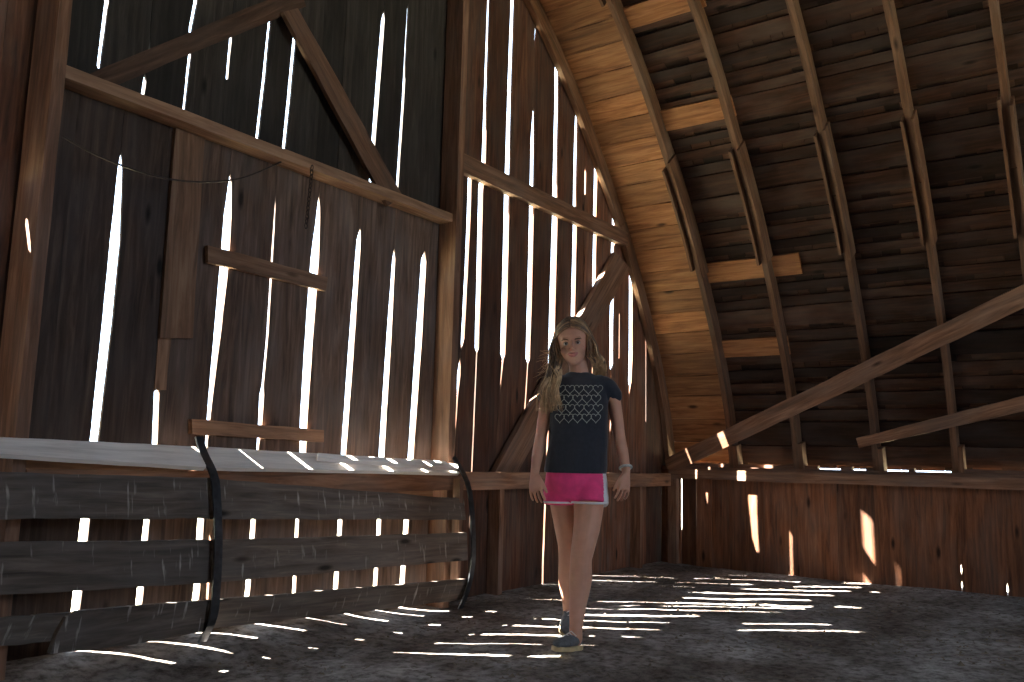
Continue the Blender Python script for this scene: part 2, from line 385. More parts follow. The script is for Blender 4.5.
# patch boards over a crack
mbp = MB(); mbp.quad(wp(205, 138, YF-.02), wp(193, 338, YF-.02), wp(160, 338, YF-.02), wp(176, 128, YF-.02), (0, -1, 0), .018, .3, 4)
tag(mbp.build('patch_board', M['cleat'], loc=wp(183, 240, YF)), 'wide reddish board nailed upright over a crack below the left wall girt', 'board')
mbp = MB(); mbp.quad(wp(172, 330, YF-.003), wp(166, 390, YF-.003), wp(154, 390, YF-.003), wp(159, 330, YF-.003), (0, -1, 0), .016, .55, 3)
tag(mbp.build('patch_board', M['cleat'], loc=wp(163, 360, YF)), 'short narrow strip poking out under the wide upright patch board', 'board')

# door posts / studs
mb = MB(); mb.plank((1.455, 3.145, -.02), (1.455, 3.145, 4.05), (1, 0, 0), .046, .17, .45, 20)
tag(mb.build('wall_post', M['frame'], loc=(1.455, 3.135, 0)), 'tall timber post at far left of the gable wall', 'post')
mb = MB(); mb.plank((3.80, 3.17, -.02), (3.80, 3.17, 4.5), (1, 0, 0), .055, .125, .45, 20)
tag(mb.build('wall_post', M['frame'], loc=(3.80, 3.17, 0)), 'dark upright stud in the gable wall right of the boarded doorway', 'post')
# girts
def girt(name, x0, x1, z0, z1, yb, dep, mat, label, tint=.5, h0=0.0):
    mb = MB(); mb.plank((x0, yb-dep/2, (z0+z1)/2), (x1, yb-dep/2, (z0+z1)/2), (0, 0, 1), z1-z0, dep, tint, 14, .002)
    return tag(mb.build(name, mat, loc=((x0+x1)/2, yb, z0)), label, 'beam')
girt('wall_girt', 1.50, 3.775, 2.165, 2.215, D-.002, .10, M['cleat'], 'long horizontal timber across the left gable boards, hung with wire and chain', .5)
girt('wall_girt', 3.83, 6.02, 2.52, 2.635, D-.002, .05, M['frame'], 'horizontal timber high on the right gable boards meeting the arched rafter', .4)
girt('wall_girt', 1.50, 6.63, .635, .735, D-.0905, .045, M['frame'], 'low horizontal timber along the foot of the gable wall, behind the girl', .75)
# blocking behind the low girt: short studs
for i, (x, lab) in enumerate(((4.35, 'short stud behind the low timber just right of the slatted rack'), (6.2, 'short stud behind the low timber beside the barn corner'))):
    mb = MB(); mb.plank((x, D-.046, 0), (x, D-.046, .74), (1, 0, 0), .045, .085, .55, 5)
    tag(mb.build('short_stud', M['frame'], loc=(x, D-.046, 0)), lab, 'post')
YB = YF-.03
beam_from_px('brace_board', (82, 77), (300, -14), (306, 6), (95, 94), YB, .024, M['frame'], 'sloping board rising right from the far left post above the girt', 'board', tint=.12)
beam_from_px('brace_board', (298, 8), (403, 196), (388, 206), (283, 12), YB-.03, .024, M['frame'], 'diagonal board falling right from the top of the doorway onto the girt', 'board', tint=.3)
beam_from_px('nailed_board', (208, 245), (328, 277), (326, 291), (208, 262), YF-.03, .024, M['cleat'], 'short horizontal board nailed across the slits at mid height', 'board', tint=.35)
beam_from_px('nailed_board', (192, 419), (324, 430), (324, 442), (192, 434), YF-.03, .026, M['cleat'], 'short reddish board nailed across the slits just above the slatted rack', 'board', tint=.8)
beam_from_px('knee_brace', (630, 268), (518, 472), (495, 472), (616, 252), D-.056, .04, M['frame'], 'diagonal brace on the gable wall behind the girl', 'brace', tint=.45)

# ------------------------------------------------------------------ knee wall (right) and plate
W = 6.74
kn = [2.646, 2.371, 2.10, 1.82, 1.55, 1.286, 1.006, .735]
seams_y = [3.236, 3.06, 2.93, 2.80]+kn+[.735-.27*k for k in range(1, 34)]
mb = MB()
pin = {2.93: .006, 3.06: .004}
for i in range(len(seams_y)-1):
    ya, yb_ = seams_y[i], seams_y[i+1]
    wa, wb = pin.get(ya, .0), pin.get(yb_, .0)
    off = rnd.uniform(0, 90); rings, gs = [], []; dx = .012 if i % 2 else 0
    for k in range(15):
        z = -.02+k*.056
        def e(w, edge):
            if edge in (2.93, 3.06): return w if z > .27 else -.002
            if edge == 1.006: return .012 if .13 < z < .19 or .03 < z < .06 else -.003
            if edge == .735: return .010 if .02 < z < .07 else -.003
            return -.003
        a = ya-e(wa, ya)/2; b_ = yb_+e(wb, yb_)/2
        rings.append([(W+dx, a, z), (W+dx, b_, z), (W+dx+T, b_, z), (W+dx+T, a, z)])
        gs += [(z+off, a+off, 0), (z+off, b_+off, 0), (z+off, b_+off, T), (z+off, a+off, T)]
    mb.sweep(rings, rnd.uniform(.2, .55), gs)
struct(mb.build('wall_right', M['knee']), 'low side wall of vertical boards under the arched roof')
mb = MB(); mb.plank((W-.025, 3.15, .735), (W-.025, -6.2, .735), (0, 0, 1), .078, .05, .6, 40, .003)
mb.plank((W+.075, 3.236, .776), (W+.075, -6.2, .776), (0, 0, 1), .045, .13, .4, 30, .001)
for ya, yb_ in ((3.236, 1.97), (1.80, 1.72), (1.62, 1.50), (1.33, 1.29), (1.05, -6.2)): mb.plank((W+.10, ya, .80), (W+.10, yb_, .80), (0, 0, 1), .05, .06, .4, 4, .001)
tag(mb.build('wall_plate', M['frame'], loc=(W, 0, .735)), 'long horizontal plate on top of the low side wall under the rafters', 'beam')
mb = MB(); mb.plank((W-.03, 3.115, -.02), (W-.03, 3.115, .695), (0, 1, 0), .075, .055, .8, 5)
tag(mb.build('corner_post', M['frame'], loc=(W-.03, 3.115, 0)), 'short post where the gable wall meets the low side wall', 'post')

# ------------------------------------------------------------------ roof
def arc_board(mb, s0, s1, ya, yb_, off, t, tint, mirror=False, n=2, yseg=4):
    rings, gs = [], []; o = rnd.uniform(0, 90)
    for k in range(yseg+1):
        y = ya+(yb_-ya)*k/yseg; r = []
        j0 = rnd.uniform(-.003, .003); j1 = rnd.uniform(-.003, .003)
        a, b_ = arc(s0+j0, off)[0], arc(s1+j1, off)[0]; a2, b2 = arc(s0+j0, off+t)[0], arc(s1+j1, off+t)[0]
        for q, (p, w_) in enumerate(((a, 0), (b_, s1-s0), (b2, s1-s0), (a2, 0))):
            x = p.x if not mirror else 2*XR-p.x
            r.append((x, y, p.y)); gs.append((y+o, w_+o*.37, q*.01))
        rings.append(r)
    mb.sweep(rings, tint, gs)
RY = [3.205, 2.642, 2.124, 1.544, 1.019, .49, -.03, -.55]
mbn, mbo, mbs = MB(), MB(), MB()
s = .035; STOT = ARL[-1]; YEND = -6.2
# bay beside the gable: close-set wide clean boards from the gable to the second rafter
while s < STOT:
    w = rnd.uniform(.155, .195); arc_board(mbn, s, min(STOT, s+w-.005), D+.05, 2.63, RD, .019, rnd.uniform(.25, .85)); s += w
s = .035; k = 0; wide = []
while s < STOT:
    solid = rnd.random() < .16 or (2.0 < s < 2.12)
    w = rnd.uniform(.14, .18) if solid else rnd.uniform(.055, .095)
    g_ = rnd.uniform(.008, .02) if solid else rnd.uniform(.03, .05)
    yy = 2.63
    while yy > YEND:
        ln = rnd.choice((1.08, 1.6, 2.1)); ye = max(YEND, yy-ln)
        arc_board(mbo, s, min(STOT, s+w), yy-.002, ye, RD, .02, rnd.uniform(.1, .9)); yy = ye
    s += w+g_
# the clean wide boards that run on into the second bay
for s0, wd_, y1 in ((arc_s_at_z(3.66), .15, 2.08), (arc_s_at_z(3.13), .15, 2.10), (arc_s_at_z(2.16), .16, 1.9), (arc_s_at_z(1.62), .14, 2.1)):
    arc_board(mbn, s0, s0+wd_, 2.63, y1, RD-.021, .02, .7)
# shingle undersides outside the boards, short pieces with dark joints
s = 0
while s < STOT:
    w = .12
    for (ya, ye, st) in ((2.66, -3.0, (.07, .2)), (-3.0, YEND, (.8, 1.2))):
        y = ya
        while y > ye:
            q = rnd.uniform(*st); lo = RD+.026+.006*(rnd.random())
            arc_board(mbs, s-.03, min(STOT, s+w), y-.004, max(ye, y-q), lo, .008, rnd.uniform(.05, .95), yseg=1); y -= q
    s += w
arc_board_ext = MB()
s = 0
while s < STOT:   # outer skin that keeps the weather out
    arc_board(arc_board_ext, s-.02, min(STOT, s+.3), D+.05, YEND, RD+.048, .012, .5, yseg=2); s += .29
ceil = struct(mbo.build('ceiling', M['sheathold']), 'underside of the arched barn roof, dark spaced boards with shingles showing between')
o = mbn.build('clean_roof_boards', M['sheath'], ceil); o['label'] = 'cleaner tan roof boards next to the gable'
o = mbs.build('shingles', M['shingle'], ceil); o = arc_board_ext.build('outer_skin', M['shingle'], ceil)
# left half of the roof, left wall and rear wall (behind the photographer)
mb = MB(); s = 0
while s < STOT: arc_board(mb, s, min(STOT, s+.3), D+.05, YEND, RD, .03, rnd.uniform(.2, .8), mirror=True, yseg=3); s += .295
struct(mb.build('ceiling_left_side', M['sheathold']), 'left half of the arched roof')
mb = MB(); y = D+.02
while y > YEND: mb.plank((2*XR-W, y-.14, -.02), (2*XR-W, y-.14, .9), (0, 1, 0), .284, .02, None, 3); y -= .28
struct(mb.build('wall_left', M['knee']), 'low left side wall of boards')
mb = MB(); x = -1.6
while x < 6.95:
    zt = roof_z(x+.14)
    for z0, z1 in (((0, 1.5), (3.9, zt)) if 1.0 < x < 4.1 else ((0, zt),)):
        if z1 > z0+.1: mb.plank((x+.14, YEND, z0), (x+.14, YEND, z1), (1, 0, 0), .284, .02, None, 4)
    x += .28
struct(mb.build('wall_rear', M['gable']), 'rear gable wall with a wide open hay door')

# rafters
def rafter_piece(mb, s0, s1, y0, y1, oin, oout, tint, n=None):
    n = n or max(2, int((s1-s0)/.09)); rings, gs = [], []; o = rnd.uniform(0, 90)
    for k in range(n+1):
        s = s0+(s1-s0)*k/n; a = arc(s, oin)[0]; b_ = arc(s, oout)[0]
        rings.append([(a.x, y0, a.y), (a.x, y1, a.y), (b_.x, y1, b_.y), (b_.x, y0, b_.y)])
        gs += [(s+o, y0+o*.3, 0), (s+o, y1+o*.3, 0), (s+o, y1+o*.3, .1), (s+o, y0+o*.3, .1)]
    mb.sweep(rings, tint, gs)
sA, sB = arc_s_at_z(2.27), arc_s_at_z(2.98)
sC, sD = arc_s_at_z(3.80), arc_s_at_z(4.45)
ordn = ['arched rafter flat against the gable wall boards', 'second arched rafter from the gable, beside the clean tan boards', 'third arched rafter from the gable wall',
        'fourth arched rafter from the gable wall', 'fifth arched rafter from the gable, crossed by both long braces', 'sixth arched rafter, the one nearest the right edge of the photo']
for i, y in enumerate(RY[:6]):
    rt = empty('arched_rafter', (6.78, y, .775), ordn[i], 'rafter', 'arched roof rafters')
    hw = .02; sm = (sA+sB)/2; tt = rnd.uniform(.4, .7)
    mb = MB(); rafter_piece(mb, .0, sm-.002, y-hw, y+hw, 0.0, RD-.001, tt); mb.build('lower_segment', M['rafter'], rt)
    mb = MB(); rafter_piece(mb, sm+.002, (sC+sD)/2-.002, y-hw, y+hw, 0.0, RD-.001, tt+.1); mb.build('middle_segment', M['rafter'], rt)
    mb = MB(); rafter_piece(mb, (sC+sD)/2+.002, STOT, y-hw, y+hw, 0.0, RD-.001, tt); mb.build('upper_segment', M['rafter'], rt)
    if i:
        for a, b_ in ((sA, sB), (sC, sD)):
            for sg in (-1, 1):
                yy = y+sg*(hw+.0105); mb = MB()
                n = 4; e1, e2 = rnd.uniform(-.04, .04), rnd.uniform(-.04, .04)
                rafter_piece(mb, a+e1, b_+e2, yy-.009, yy+.009, -.052, RD*.8, tt+.15, 5); mb.build('splice_board', M['rafter'], rt)
        mb = MB(); rafter_piece(mb, .002, .17+rnd.uniform(-.03, .08), y-hw-.035, y-hw-.001, -.004, RD*.8, tt+.1, 3); mb.build('foot_block', M['rafter'], rt)

# long braces nailed to the inner edges of the rafters
def px_on_arc(x, y, off):
    """point on the roof's inner surface (moved in by off) seen at this picture point"""
    best = None
    d = ray(x, y)
    for k in range(600):
        s = k/600*STOT*.6; p = arc(s, -off)[0]
        q = EYE+d*(p.x/d.x); e = abs(q.z-p.y)
        if best is None or e < best[0]: best = (e, q)
    return best[1]
A = on_x(668, 466, 6.70); B = px_on_arc(1024, 296, .06); B2 = A+(B-A)*1.06
mb = MB(); mb.plank(A, B2, (-.25, 0, 1), .125, .028, .6, 24, .003, w1=.135)
tag(mb.build('wind_brace', M['frame'], loc=A), 'long diagonal plank rising right across the rafters from the barn corner', 'brace')
A = px_on_arc(858, 443, .04); B = px_on_arc(1024, 403.5, .045); B2 = A+(B-A)*1.15
mb = MB(); mb.plank(A, B2, (-.1, 0, 1), .072, .028, .55, 12, .003, w1=.10)
tag(mb.build('wind_brace', M['frame'], loc=A), 'shorter plank below the long diagonal one, cut off at the fourth rafter', 'brace')

# ------------------------------------------------------------------ floor and ground
def floor_h(x, y):
    h = .014*noise.noise(Vector((x*1.3, y*1.3, 0)))+.004*noise.noise(Vector((x*5, y*5, 2)))+.002*noise.noise(Vector((x*17, y*17, 5)))+.0016*noise.noise(Vector((x*41, y*41, 5)))
    k = max(0, 1-(D-y)/.55)*max(0, min(1, (4.1-x)/1.6)); h += .07*k*k*(3-2*k)
    k = max(0, 1-(D-y)/.4)*max(0, min(1, (x-4.3)/1)); h += .012*k
    return h
mb = MB(); xs, ys = [], []
x = -1.7
while x < 7.0: xs.append(x); x += .028 if x > .9 else .12
y = D+.06
while y > -6.3: ys.append(y); y -= .024 if y > .2 else .12
vs = [(x, y, floor_h(x, y)) for y in ys for x in xs]; nx = len(xs)
fs = [(j*nx+i, j*nx+i+1, (j+1)*nx+i+1, (j+1)*nx+i) for j in range(len(ys)-1) for i in range(nx-1)]
mb.add(vs, fs, vs, .5)
struct(mb.build('floor', M['dirt'], smooth=True), 'dusty packed dirt barn floor')
mb = MB(); mb.add([(-60, -60, -.12), (60, -60, -.12), (60, 60, -.12), (-60, 60, -.12)], [(0, 1, 2, 3)], [(0, 0, 0)]*4, .5)
struct(mb.build('ground_outside', M['grass']), 'sunlit ground outside the barn')
# litter
mb = MB()
for i in range(5200):
    x = rnd.uniform(1.0, 6.7); y = rnd.uniform(.1, 3.15)
    if (x < 3.98 and y > 2.9) or math.hypot(x-3.42, y-2.08) < .42: continue
    if noise.noise(Vector((x*1.7, y*1.7, 9)))+rnd.uniform(-.25, .25) < -.02: continue
    z = floor_h(x, y); a = rnd.uniform(0, 6.3)
    if rnd.random() < .5:
        L = rnd.uniform(.01, .05); w = rnd.uniform(.0012, .003); d = Vector((math.cos(a), math.sin(a), rnd.uniform(-.1, .25)))*L/2; c = Vector((x, y, z+.004)); p = Vector((-d.y, d.x, 0)).normalized()*w; u = Vector((0, 0, w))
        vs = [c-d-p, c-d+p, c+d+p, c+d-p, c-d+u, c+d+u]; mb.add(vs, [(0, 1, 2, 3), (0, 3, 5, 4), (1, 4, 5, 2), (0, 4, 1), (3, 2, 5)], vs, .5)
    else:
        r = rnd.uniform(.003, .011)*(1.8 if rnd.random() < .06 else 1); c = Vector((x, y, z+r*.2)); vs = []
        for k in range(5): vs.append(c+Vector((math.cos(a+k*1.257), math.sin(a+k*1.257), 0))*r*rnd.uniform(.6, 1.3)-Vector((0, 0, r*.4)))
        vs.append(c+Vector((rnd.uniform(-.3, .3)*r, 0, r*rnd.uniform(.3, .9))))
        mb.add(vs, [(0, 1, 5), (1, 2, 5), (2, 3, 5), (3, 4, 5), (4, 0, 5), (4, 3, 2, 1, 0)], vs, .5)
tag(mb.build('floor_litter', M['straw'], loc=(3.5, 1.5, 0)), 'crumbs of dirt and bits of straw scattered on the barn floor', 'straw', kind='stuff')

# ------------------------------------------------------------------ slatted rack by the gable
PROF = [(3.135, .835), (3.035, .715), (3.005, .62), (2.985, .45), (2.983, .27), (3.01, .15), (3.06, .03)]
rk = empty('hay_rack', (2.7, 3.05, .08), 'low slatted plank rack standing in front of the gable wall', 'rack')
def YY(Y, x): return Y-.11*max(0, min(1, (240-x)/280))
def rplank(name, TL, TR, BR, BL, YT, YBt, t, mat, tint, label=None):
    mb = MB(); mb.quad(wp(*TL, YY(YT, TL[0])), wp(*TR, YY(YT, TR[0])), wp(*BR, YY(YBt, BR[0])), wp(*BL, YY(YBt, BL[0])), (0, -1, 0), t, tint, 14, .0025)
    o = mb.build(name, mat, rk)
    if label: o['label'] = label
    return o
# sloping top plank
mb = MB(); mb.quad(wp(-40, 435, 3.02), wp(206, 447, 3.115), wp(206, 467, 3.03), wp(-40, 451, 2.93), (0, -.75, .66), .022, .6, 10, .002); rk_top = mb.build('top_plank', M['topplank'], rk); rk_top['label'] = 'sloping top plank with skylight in its pale colour'
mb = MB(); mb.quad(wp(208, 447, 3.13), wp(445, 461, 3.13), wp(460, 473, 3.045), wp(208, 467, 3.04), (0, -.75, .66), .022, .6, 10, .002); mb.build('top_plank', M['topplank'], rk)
rplank('front_plank', (-60, 470), (207, 478), (209, 519), (-60, 519), 3.03, 3.005, .022, M['rack'], .45)
rplank('front_plank', (209, 478), (464, 499), (466, 520), (210, 519), 3.03, 3.005, .022, M['rack'], .62)
rplank('front_plank', (-60, 543), (210, 540), (211, 583), (-60, 599), 2.993, 2.985, .022, M['rack'], .4)
rplank('front_plank', (211, 540), (467, 533), (468, 560), (212, 583), 2.993, 2.985, .022, M['rack'], .66)
rplank('lower_plank', (-60, 623), (76, 612), (56, 641), (-60, 652), 3.0, 3.03, .02, M['rack'], .5)
rplank('lower_plank', (212, 600), (468, 579), (462, 600), (206, 629), 2.985, 3.05, .022, M['rack'], .66)
# left lower plank with its rounded upper left corner
mb = MB(); outl = [(50, 654), (57, 634), (66, 617), (78, 611), (145, 605), (212, 600), (206, 631), (130, 645)]
o3 = []
for (x, y) in outl:
    k = min(1, max(0, (y-600)/45)); o3.append(Vector(wp(x, y, YY(2.975+.03*k, x))))
vs = o3+[p+Vector((0, .022, 0)) for p in o3]; n = len(o3)
mb.add(vs, [tuple(range(n)), tuple(reversed(range(n, 2*n)))]+[(i, (i+1) % n, (i+1) % n+n, i+n) for i in range(n)], [(v.x, v.z, v.y) for v in vs], .4)
mb.build('lower_plank', M['rack'], rk)
# steel bands
beam_from_px('ledger_board', (15, 456), (433, 478), (433, 499), (15, 474), 3.12, .02, M['cleat'], 'reddish board seen just under the pale top plank of the slatted rack', 'board', tint=.9)
def band(x, prof, w, up):
    mb = MB(); rings = []; P = catmull([Vector(p) for p in prof], 4)
    for i, p in enumerate(P):
        d = (P[min(i+1, len(P)-1)]-P[max(0, i-1)]).normalized(); nn = Vector((d.y, -d.x))*-1
        q = p-nn*.004; r = p-nn*.012
        rings.append([(x-w/2, q.x, q.y), (x+w/2, q.x, q.y), (x+w/2, r.x, r.y), (x-w/2, r.x, r.y)])
    mb.sweep(rings, .5); o = mb.build('strap', M['strap'], rk); o['label'] = 'dark metal strap bent around the planks'
    return o
band(2.185, [(3.13, .865), (3.09, .80), (3.015, .715), (2.985, .62), (2.957, .45), (2.95, .27), (2.96, .17), (3.015, .08)], .036, 0)
band(3.83, [(3.155, .86), (3.10, .79), (3.02, .68), (2.985, .55), (2.968, .40), (2.965, .25), (2.99, .12), (3.045, .0)], .036, 0)
# inner uprights the planks are nailed to
for x in (1.30, wp(210, 560, 3.05)[0], 3.80):
    mb = MB(); mb.plank((x, 3.05, .15), (x, 3.05, .70), (1, 0, 0), .03, .05, .35, 4); mb.build('upright', M['frame'], rk)
# loose board lying on the top plank
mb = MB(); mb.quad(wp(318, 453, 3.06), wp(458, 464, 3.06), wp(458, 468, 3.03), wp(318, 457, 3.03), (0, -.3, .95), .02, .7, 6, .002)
tag(mb.build('loose_board', M['topplank'], loc=wp(390, 465, 3.05)), 'thin loose board lying along the right end of the rack top', 'board')

# ------------------------------------------------------------------ wire and chain
mb = MB(); pts = catmull([Vector(wp(60, 135, 3.03)), Vector(wp(88, 151, 3.08)), Vector(wp(118, 164, 3.1)), Vector(wp(148, 174, 3.1)), Vector(wp(175, 180, 3.1)), Vector(wp(210, 182, 3.1)), Vector(wp(245, 177, 3.1)), Vector(wp(281, 162, 3.11))], 5)
mb.tube(pts, .004, 6)
tag(mb.build('sagging_wire', M['wire'], loc=pts[0], smooth=True), 'thin dark wire sagging from the left post to the girt', 'wire')
ch = MB(); top = Vector(wp(312, 168, 3.11)); k = 0; L = .30
while k*.022 < L:
    c = top-Vector((.0006*k*k*.05+k*.0008, 0, k*.022)); ring = []
    ax = Vector((1, 0, 0)) if k % 2 else Vector((0, 1, 0))
    for q in range(11): ring.append(c+ax*math.cos(q*math.pi/5)*.008+Vector((0, 0, 1))*math.sin(q*math.pi/5)*.015)
    ch.tube(ring, .0028, 5); k += 1
tag(ch.build('chain', M['wire'], loc=top, smooth=True), 'short dark chain hanging from the long left girt', 'chain')
#GIRL0
# ------------------------------------------------------------------ the girl
G = Vector((3.44, 2.09, 0)); GV = Vector((CF.x, CF.y, 0)).normalized(); GU = Vector((GV.y, -GV.x, 0)); ZZ = Vector((0, 0, 1))
def P3(x, y, d=0.0):
    q = ray(x, y); o = G+GV*d; return EYE+q*((o-EYE).dot(GV)/q.dot(GV))
def loc3(u, d, z): return G+GU*u+GV*d+ZZ*z
girl = empty('person', G, 'girl with long brown hair, dark heart-print t-shirt and pink shorts', 'person')
def eloft(mb, rings, n=20):
    """rings: (centre, axis1 * radius1, axis2 * radius2)"""
    mb.sweep([[c+a*math.cos(2*math.pi*k/n)+b*math.sin(2*math.pi*k/n) for k in range(n)] for c, a, b in rings])
def limb(mb, pts, n=14, sub=4):
    """pts: (Vector, r[, flat]) smooth tapering limb"""
    P = [p[0] for p in pts]; Rr = [p[1] for p in pts]
    Q = catmull3(P, sub); q = []
    for i in range(len(pts)-1):
        for k in range(sub): t = k/sub; t = t*t*(3-2*t)*.5+t*.5; q.append(Rr[i]+(Rr[i+1]-Rr[i])*t)
    q.append(Rr[-1]); a0 = (Q[1]-Q[0]).normalized(); a1 = (Q[-1]-Q[-2]).normalized()
    Q = [Q[0]-a0*q[0]*.7]+Q+[Q[-1]+a1*q[-1]*.7]; q = [q[0]*.6]+q+[q[-1]*.6]
    mb.tube(Q, q, n)
def catmull3(P, n):
    Q = [P[0]*2-P[1]]+list(P)+[P[-1]*2-P[-2]]; o = []
    for i in range(1, len(Q)-2):
        for k in range(n):
            t = k/n; a, b_, c_, d = Q[i-1], Q[i], Q[i+1], Q[i+2]
            o.append(.5*((2*b_)+(c_-a)*t+(2*a-5*b_+4*c_-d)*t*t+(3*b_-a-3*c_+d)*t**3))
    return o+[P[-1]]
def ball(mb, c, rx, ry, rz, A=None, n=12):
    A = A or (GU, GV, ZZ)
    rings = []
    for i in range(1, n):
        t = math.pi*i/n; rings.append([c+A[2]*(-math.cos(t)*rz)+(A[0]*math.cos(2*math.pi*k/n)*rx+A[1]*math.sin(2*math.pi*k/n)*ry)*math.sin(t) for k in range(n)])
    mb.sweep(rings)
def remesh(name, mb, vox, mats, parent, it=4, post=None, fac=.5):
    o = mb.build(name, mats, parent)
    m1 = o.modifiers.new('r', 'REMESH'); m1.mode = 'VOXEL'; m1.voxel_size = vox
    m2 = o.modifiers.new('s', 'SMOOTH'); m2.factor = fac; m2.iterations = it
    dg = bpy.context.evaluated_depsgraph_get(); me = bpy.data.meshes.new_from_object(o.evaluated_get(dg)); o.modifiers.clear()
    o.data = me; me.materials.clear()
    for q in mats: me.materials.append(q)
    if post:
        for v in me.vertices: v.co = post(v.co)
    me.polygons.foreach_set('use_smooth', [True]*len(me.polygons)); me.update()
    return o
# head frame: turned a little to the left of the picture, tilted and bowed
hm = Matrix((GU, GV, ZZ)).transposed()
HRm = hm @ Matrix.Rotation(R(-10), 3, 'Z') @ Matrix.Rotation(R(-6), 3, 'Y') @ Matrix.Rotation(R(9), 3, 'X')
HX, HY, HZ = HRm.col[0].copy(), HRm.col[1].copy(), HRm.col[2].copy()
HO = P3(576.5, 362, -.02)+GV*.06
HS = 1.0
def H(x, y, z): return HO+(HX*x+HY*y+HZ*z)*HS
body = MB()
hr = [(-.006, .014, -.070, -.040), (.004, .030, -.084, -.015), (.02, .042, -.088, .005), (.04, .053, -.089, .035), (.06, .061, -.087, .058), (.085, .067, -.086, .076), (.11, .071, -.085, .088), (.135, .073, -.086, .093), (.16, .069, -.077, .088), (.182, .056, -.056, .07), (.198, .036, -.028, .046), (.206, .014, -.004, .022)]
rings = []
for z, rx, yf, yb in hr:
    cy = (yf+yb)/2; ry = (yb-yf)/2; r = []
    for k in range(28):
        a = 2*math.pi*k/28; cx_, sy = math.cos(a), math.sin(a); e = .86
        r.append(H(rx*math.copysign(abs(cx_)**e, cx_), cy+ry*math.copysign(abs(sy)**e, sy), z))
    rings.append(r)
body.sweep(rings)
HA = (HX, HY, HZ)
body.tube([H(0, -.082, .108), H(0, -.094, .09), H(0, -.104, .074), H(0, -.1, .067)], [.006, .007, .0095, .007], 10)
for s_ in (-1, 1):
    ball(body, H(s_*.010, -.093, .069), .0065, .008, .006, HA, 8)
    ball(body, H(s_*.037, -.066, .062), .021, .02, .022, HA)
    ball(body, H(s_*.028, -.081, .118), .018, .008, .006, HA, 10)
    ball(body, H(s_*.073, .01, .095), .008, .018, .028, HA, 10)
ball(body, H(0, -.083, .010), .016, .012, .013, HA)
LX = (-.022, -.016, -.009, 0, .009, .016, .022)
body.tube([H(x, -.0905+22*x*x, .0465+11*x*x) for x in LX], [.002, .004, .0052, .0048, .0052, .004, .002], 8)
body.tube([H(x, -.0895+22*x*x, .0375+16*x*x) for x in LX], [.002, .0045, .006, .0068, .006, .0045, .002], 8)
# neck, torso
z_of = lambda y: P3(576, y).z
limb(body, [(H(0, .02, .05), .046), (P3(578, 366, .05), .043), (P3(579, 376, .055), .047), (P3(579, 388, .05), .06)])
def tor(lst, mb, n=26):
    eloft(mb, [(P3(x, y, d), GU*rx, GV*ry) for x, y, d, rx, ry in lst], n)
tor([(579, 375, .045, .05, .035), (580, 379, .045, .095, .045), (580, 385, .04, .122, .062), (580, 396, .03, .125, .078), (579, 412, .03, .118, .08), (578, 432, .03, .108, .074), (577, 452, .035, .112, .076), (576, 472, .04, .128, .088), (577, 486, .04, .130, .088), (577, 493, .045, .10, .07)], body)
# legs
fl = [(P3(589, 484, .03), .070), (P3(589, 503, .0), .068), (P3(587, 525, -.04), .061), (P3(583.5, 545, -.07), .053), (P3(581, 560, -.075), .048), (P3(580.5, 580, -.07), .051), (P3(578, 604, -.10), .038), (P3(576, 627, -.145), .028), (P3(575.5, 640, -.155), .030)]
rl = [(P3(563, 484, .05), .066), (P3(563, 503, .06), .060), (P3(566, 525, .07), .055), (P3(568, 545, .08), .047), (P3(568, 560, .12), .044), (P3(568, 578, .17), .047), (P3(569, 600, .23), .034), (P3(569.5, 616, .28), .027), (P3(570, 624, .29), .028)]
limb(body, fl, 18); limb(body, rl, 18)
# feet (inside the shoes)
FZ = lambda p: Vector((p.x, p.y, floor_h(p.x, p.y)))
heel_f = FZ(G+GV*-.085+GU*.0); 
def foot(heel, toe_dir, L, pitch, mbs_, zlift=0):
    f = toe_dir.normalized(); f3 = (f*math.cos(pitch)+ZZ*math.sin(pitch)); up = (ZZ*math.cos(pitch)-f*math.sin(pitch)); sd_ = f3.cross(up)
    return f3, up, sd_
def shoe(name, heel, toe_dir, pitch, label):
    f3, up, sd_ = foot(heel, toe_dir, .23, pitch, None); L = .225
    prof = [(-.012, .024, .038), (.01, .032, .048), (.04, .032, .046), (.07, .031, .048), (.10, .034, .050), (.13, .040, .046), (.16, .043, .038), (.19, .038, .031), (.212, .025, .024), (.222, .010, .018)]
    up_ = MB(); rings = []
    for x, hw_, h in prof:
        r = []
        for k in range(18):
            a = 2*math.pi*k/18; r.append(heel+f3*x+sd_*(hw_*math.cos(a))+up*(.012+h*.5+h*.5*math.sin(a)))
        rings.append(r)
    up_.sweep(rings)
    o = up_.build(name, M['shoe'], girl, smooth=True)
    if label: o['label'] = label
    so_ = MB(); rings = []
    for x, hw_, h in prof:
        w_ = hw_+.003; rings.append([heel+f3*x+sd_*w_*c_+up*z_ for c_, z_ in ((-1, 0), (-.8, -.004), (.8, -.004), (1, 0), (1, .016), (-1, .016))])
    so_.sweep(rings); so_.build('sole', M['sole'], o)
    la = MB()
    for k in range(3):
        x = .075+k*.025; hh = .074-k*.006
        la.tube([heel+f3*x+sd_*t*.024+up*(hh-abs(t)*.018) for t in (-1, -.5, 0, .5, 1)], .0022, 6)
    la.build('laces', M['lace'], o, smooth=True)
    return f3, up, sd_
toe_f = (-GV*.93-GU*.42)
hp = G+GV*-.125+GU*.012; hp.z = floor_h(hp.x, hp.y)+.003
f3, up, sd_ = shoe('shoe', hp, toe_f, R(8), 'front shoe, toe lifted')
limb(body, [(P3(576, 634, -.15), .03), (hp+f3*.03+up*.05, .028), (hp+f3*.10+up*.035, .026), (hp+f3*.17+up*.026, .02)])
toe_r = (-GV*.95-GU*.1)
